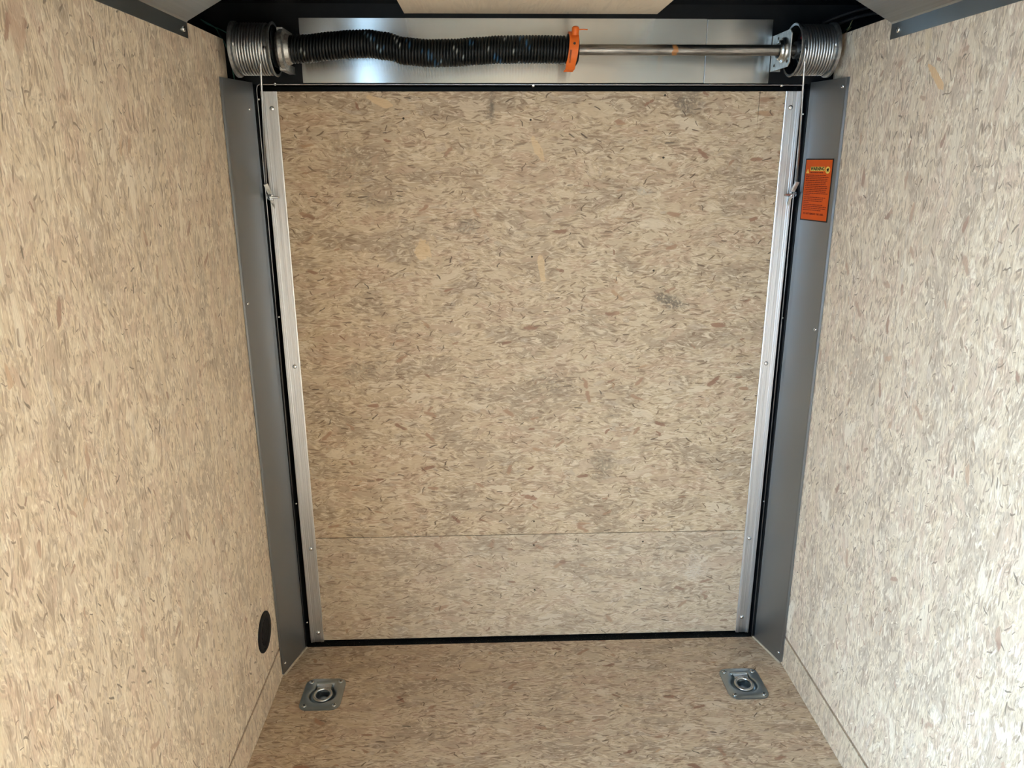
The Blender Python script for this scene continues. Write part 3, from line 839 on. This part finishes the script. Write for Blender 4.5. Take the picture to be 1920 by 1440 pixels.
# ------------------------------------------------------------------ tie-down rings in the floor
def rounded_rect(hx, hy, r, n):
    out = []
    for cx, cy, a0 in ((hx - r, hy - r, 0), (-hx + r, hy - r, 90), (-hx + r, -hy + r, 180), (hx - r, -hy + r, 270)):
        for k in range(n): 
            a = math.radians(a0 + 90 * k / (n - 1)); out.append((cx + r * math.cos(a), cy + r * math.sin(a)))
    return out
for i, (cx, cy) in enumerate(RX):
    td = tag(empty('tie_down_ring', (cx, cy, 0)), ('recessed zinc tie-down ring in the floor near the round black vent' if i == 0 else 'recessed zinc tie-down ring in the floor near the right wall'), 'tie-down ring', 'tie-down rings')
    N = 17
    hx, hy = 0.0585, 0.0675
    def polar(r_of):
        return [(r_of(2 * math.pi * k / 68)) for k in range(68)]
    def at_angle(outline_fn, a): 
        return outline_fn(a)
    def rr_ray(hx, hy, r, a):
        # distance from the centre to a rounded rectangle along angle a (bisection)
        c, sn = math.cos(a), math.sin(a)
        lo, hi = 0.0, 0.2
        for _ in range(40):
            m_ = (lo + hi) / 2
            qx, qy = abs(c * m_) - (hx - r), abs(sn * m_) - (hy - r)
            dd = math.hypot(max(qx, 0), max(qy, 0)) + min(max(qx, qy), 0) - r
            if dd < 0: lo = m_
            else: hi = m_
        return lo
    def pocket(a, k=1.0):
        c, sn = math.cos(a), math.sin(a)
        oy = -0.004                                     # bowl centre a little to the near side
        b2 = -sn * oy
        rc = -(b2) + math.sqrt(max(b2 * b2 - (oy * oy - (0.037 * k) ** 2), 0))
        if sn > 0.05:
            hw, top = 0.0255 * k, 0.0445 * k
            rq = min(hw / max(abs(c), 1e-6), top / sn)
            return max(rc, rq)
        return rc
    def loop(fn, z): return [(cx + fn(2 * math.pi * k / 72) * math.cos(2 * math.pi * k / 72), cy + fn(2 * math.pi * k / 72) * math.sin(2 * math.pi * k / 72), z) for k in range(72)]
    bm = bmesh.new()
    L = [loop(lambda a: rr_ray(hx, hy, 0.026, a), 0.0002), loop(lambda a: rr_ray(hx, hy, 0.026, a), 0.0020), loop(lambda a: rr_ray(hx - 0.006, hy - 0.006, 0.019, a), 0.0022), loop(lambda a: rr_ray(hx - 0.0085, hy - 0.0085, 0.017, a), 0.0040),
         loop(lambda a: pocket(a, 1.12), 0.0042), loop(lambda a: pocket(a, 1.05), 0.0036), loop(lambda a: pocket(a, 1.0), 0.0012), loop(lambda a: pocket(a, 0.95), -0.0050), loop(lambda a: pocket(a, 0.80), -0.0125), loop(lambda a: pocket(a, 0.5), -0.0165), loop(lambda a: 0.0145, -0.0165), loop(lambda a: 0.0115, -0.0135), loop(lambda a: 0.007, -0.0112), loop(lambda a: 0.0015, -0.0105)]
    add_loops(bm, L, True, False, True)
    o = obj('pan', bm, M['zinc'], td, smooth=True)
    smooth_by_angle(o, 50)
    # ring, lying in the pan, hinged at the far side
    bm = bmesh.new()
    R_, w_ = 0.0240, 0.0052
    rp = []
    for k in range(48):
        a = 2 * math.pi * k / 48
        rp.append((cx + R_ * math.cos(a), cy - 0.003 + R_ * 0.98 * math.sin(a), 0.001 + 0.0022 * math.sin(a)))
    n = 10
    loops = []
    for k in range(48):
        p0, p1 = Vector(rp[k - 1]), Vector(rp[(k + 1) % 48])
        d = (p1 - p0).normalized(); sd = d.cross(Vector((0, 0, 1))).normalized(); u_ = sd.cross(d)
        loops.append([Vector(rp[k]) + (sd * math.cos(2 * math.pi * j / n) + u_ * math.sin(2 * math.pi * j / n)) * w_ for j in range(n)])
    add_loops(bm, loops + [loops[0]], True)
    bmesh.ops.remove_doubles(bm, verts=bm.verts[:], dist=1e-6)
    obj('ring', bm, M['zinc_pale'], td, smooth=True)
    # hinge strap across the far side of the ring
    bm = bmesh.new()
    prof = [(0.043, -0.004), (0.041, 0.0030), (0.037, 0.0058), (0.031, 0.0066), (0.024, 0.0064), (0.0185, 0.0040), (0.0170, -0.003)]
    lo_ = [[(cx + sx, cy + y, z) for y, z in prof] for sx in (-0.0205, 0.0205)]
    up_ = [[(cx + sx, cy + y, z - 0.0024) for y, z in reversed(prof)] for sx in (-0.0205, 0.0205)]
    add_loops(bm, [lo_[0] + up_[0], lo_[1] + up_[1]], True, True, True)
    obj('hinge_strap', bm, M['zinc_pale'], td, bevel=0.0012)
    SM = screw_mesh('pan_screw', 0.0072, 0.0030, 'zinc_pale', 14)
    for sx in (-1, 1):
        for sy in (-1, 1):
            sc = share('screw', SM, td, place((cx + sx * 0.0425, cy + sy * 0.0505, 0.0036), (0, 0, 1)))
            bm = bmesh.new()
            px, py_ = cx + sx * 0.0425, cy + sy * 0.0505
            for a in (0.4 + sx, 0.4 + sx + math.pi / 2):
                ca, sa = math.cos(a), math.sin(a)
                q = [(px + ca * e * 0.0042 - sa * f * 0.0008, py_ + sa * e * 0.0042 + ca * f * 0.0008) for e, f in ((-1, -1), (1, -1), (1, 1), (-1, 1))]
                add_loops(bm, [[(x, y, 0.0064) for x, y in q], [(x, y, 0.0068) for x, y in q]], True, True, True)
            sl_ = obj('cross_slot', bm, M['dark_hole'])
            sl_.parent = sc; sl_.matrix_parent_inverse = place((px, py_, 0.0036), (0, 0, 1)).inverted()

# ------------------------------------------------------------------ round floor-level vent on the left wall
VY, VZ, VR = -0.2555, 0.2345, 0.0565
vt = tag(empty('wall_vent', (-W, VY, VZ - VR)), 'round black plastic vent low on the left strand board wall', 'vent')
bm = bmesh.new()
add_lathe(bm, [(0.0, VR), (0.0025, VR), (0.0045, VR - 0.003), (0.0045, 0.037), (0.002, 0.036), (0.0012, 0.0)], (-W, VY, VZ), (1, 0, 0), 48)
smooth_by_angle(obj('rim', bm, M['vent'], vt), 35)
for k in range(9):                               # diagonal slats
    off = -0.032 + 0.008 * k
    half = math.sqrt(max(0.0365 ** 2 - off ** 2, 0))
    ang = math.radians(52)
    du, dv = math.cos(ang), math.sin(ang)
    bm = bmesh.new()
    c0 = Vector((0, -dv * off, du * off)); dirv = Vector((0, du, dv)); sidev = Vector((0, -dv, du))
    base = Vector((-W + 0.0012, VY, VZ)) + c0
    q = [base + dirv * half * e + sidev * 0.0022 * f for e, f in ((-1, -1), (1, -1), (1, 1), (-1, 1))]
    add_loops(bm, [q, [p_ + Vector((0.0038, 0, 0)) for p_ in q]], True, True, True)
    obj('slat', bm, M['vent'], vt)
for e in (-1, 1):
    share('screw', screw_mesh('vent_screw', 0.0035, 0.002, 'vent'), vt, place((-W + 0.0044, VY + e * 0.020, VZ + e * 0.0405), (1, 0, 0)))

# ------------------------------------------------------------------ orange warning sticker on the right jamb cover
PA = Vector((JX + 0.0055, -0.016, 0)); PB = Vector((W - 0.004, -PY + 0.003, 0))
A = (PB - PA).normalized(); UPV = Vector((0, 0, 1)); Nn = A.cross(UPV).normalized()
SO = PA + A * -0.0005 + Nn * 0.0020                    # inner edge of the sticker on the face of the cover
SW, SH = 0.1100, 0.1595
SZ1 = 1.4870
def sp(u, v, h=0.0):
    """u along the cover 0..1, v down from the top 0..1"""
    return Vector((SO.x, SO.y, 0)) + A * (u * SW) + UPV * (SZ1 - v * SH) + Nn * h
stk = tag(empty('warning_sticker', sp(0.5, 1.0)), 'orange warning sticker with yellow heading on the right jamb cover', 'sticker')
def quad(name, u0, v0, u1, v1, h0, h1, mat, parent):
    bm = bmesh.new()
    add_loops(bm, [[sp(u, v, h) for u, v in ((u0, v0), (u1, v0), (u1, v1), (u0, v1))] for h in (h0, h1)], True, True, True)
    return obj(name, bm, M[mat], parent)
quad('border', 0, 0, 1, 1, -0.0006, 0.0, 'ink', stk)
quad('face', 0.03, 0.02, 0.97, 0.98, 0.0, 0.0003, 'sticker', stk)
quad('heading_bar', 0.215, 0.128, 0.725, 0.196, 0.0003, 0.0005, 'yellow', stk)
def text_mesh(name, s, size, origin, xdir, ydir, mat, parent, bold=0.0, align='CENTER', squeeze=1.0):
    cu = bpy.data.curves.new(name, 'FONT'); cu.body = s; cu.size = size; cu.align_x = align; cu.align_y = 'CENTER'; cu.offset = bold; cu.extrude = 0.00008; cu.resolution_u = 3
    to = bpy.data.objects.new(name, cu); COL.objects.link(to)
    bpy.context.view_layer.update()
    me = bpy.data.meshes.new_from_object(to.evaluated_get(bpy.context.evaluated_depsgraph_get()))
    bpy.data.objects.remove(to)
    z = xdir.cross(ydir).normalized()
    mw = Matrix(((xdir.x * squeeze, ydir.x, z.x, origin.x), (xdir.y * squeeze, ydir.y, z.y, origin.y), (xdir.z * squeeze, ydir.z, z.z, origin.z), (0, 0, 0, 1)))
    me.transform(mw)
    me.materials.clear(); me.materials.append(M[mat]); me.name = name
    o = bpy.data.objects.new(name, me); link(o, parent)
    return o
text_mesh('heading_text', 'WARNING', 0.0118, sp(0.47, 0.162, 0.0006), A, UPV, 'ink', stk, 0.0005, squeeze=0.94)
text_mesh('footer_text', 'DO NOT REMOVE THIS LABEL.', 0.0066, sp(0.48, 0.885, 0.0004), A, UPV, 'body_ink', stk, 0.0002, squeeze=0.93)
# hazard triangle and round pictogram
bm = bmesh.new()
add_loops(bm, [[sp(u, v, h) for u, v in ((0.06, 0.232), (0.175, 0.232), (0.1175, 0.165))] for h in (0.0003, 0.0005)], True, True, True)
tri = obj('hazard_triangle', bm, M['yellow'], stk)
text_mesh('hazard_mark', '!', 0.0085, sp(0.1175, 0.208, 0.0006), A, UPV, 'sticker', stk, 0.0001)
bm = bmesh.new()
add_loops(bm, [[sp(0.835 + 0.078 * math.cos(k * math.pi / 12), 0.178 + 0.055 * math.sin(k * math.pi / 12), h) for k in range(24)] for h in (0.0003, 0.0005)], True, True, True)
obj('round_pictogram', bm, M['yellow'], stk)
bm = bmesh.new()
for poly in ([(0.795, 0.165), (0.83, 0.150), (0.875, 0.158), (0.870, 0.185), (0.835, 0.195), (0.80, 0.182)], [(0.80, 0.208), (0.865, 0.140), (0.878, 0.146), (0.812, 0.214)], [(0.845, 0.19), (0.862, 0.186), (0.872, 0.205), (0.856, 0.207)]):
    add_loops(bm, [[sp(u, v, h) for u, v in poly] for h in (0.0005, 0.00062)], True, True, True)
obj('pictogram_figure', bm, M['ink'], stk)
# small print: rows of word-length bars, too fine to read
random.seed(11)
def row(v, u0, u1, hgt=0.0135, mat='body_ink'):
    bm = bmesh.new()
    u = u0
    while u < u1 - 0.012:
        w = min(random.choice((0.03, 0.045, 0.06, 0.08, 0.10)), u1 - u)
        n = max(1, int(w / 0.016))
        for k in range(n):
            a = u + w * k / n; b_ = a + w / n * 0.90
            t = random.choice((0.0, 0.0, 0.002))
            add_loops(bm, [[sp(x, y, h) for x, y in ((a, v - hgt / 2 + t), (b_, v - hgt / 2 + t), (b_, v + hgt / 2 - t * .5), (a, v + hgt / 2 - t * .5))] for h in (0.0003, 0.00038)], True, True, True)
        u += w + 0.008
    obj('print_line', bm, M[mat], stk)
row(0.220, 0.215, 0.70, 0.019)
ends = (0.80, 0.90, 0.86, 0.86, 0.82, 0.82, 0.87, 0.90, 0.86, 0.84, 0.92, 0.28)
for k, e in enumerate(ends): row(0.262 + 0.0290 * k, 0.07, e)
for k, e in enumerate((0.86, 0.78, 0.76, 0.27)): row(0.617 + 0.0290 * k, 0.07, e)
for k, e in enumerate((0.78, 0.92, 0.90, 0.74)): row(0.735 + 0.0290 * k, 0.07, e)
# lettering on the orange tag
text_mesh('tag_lettering', 'WARNING', 0.0062, Vector((0.0775, SY - 0.0445, SZ - 0.020)), Vector((0.10, 0, 1)).normalized(), Vector((-1, 0, 0.10)).normalized(), 'ink', tagr, 0.0001)
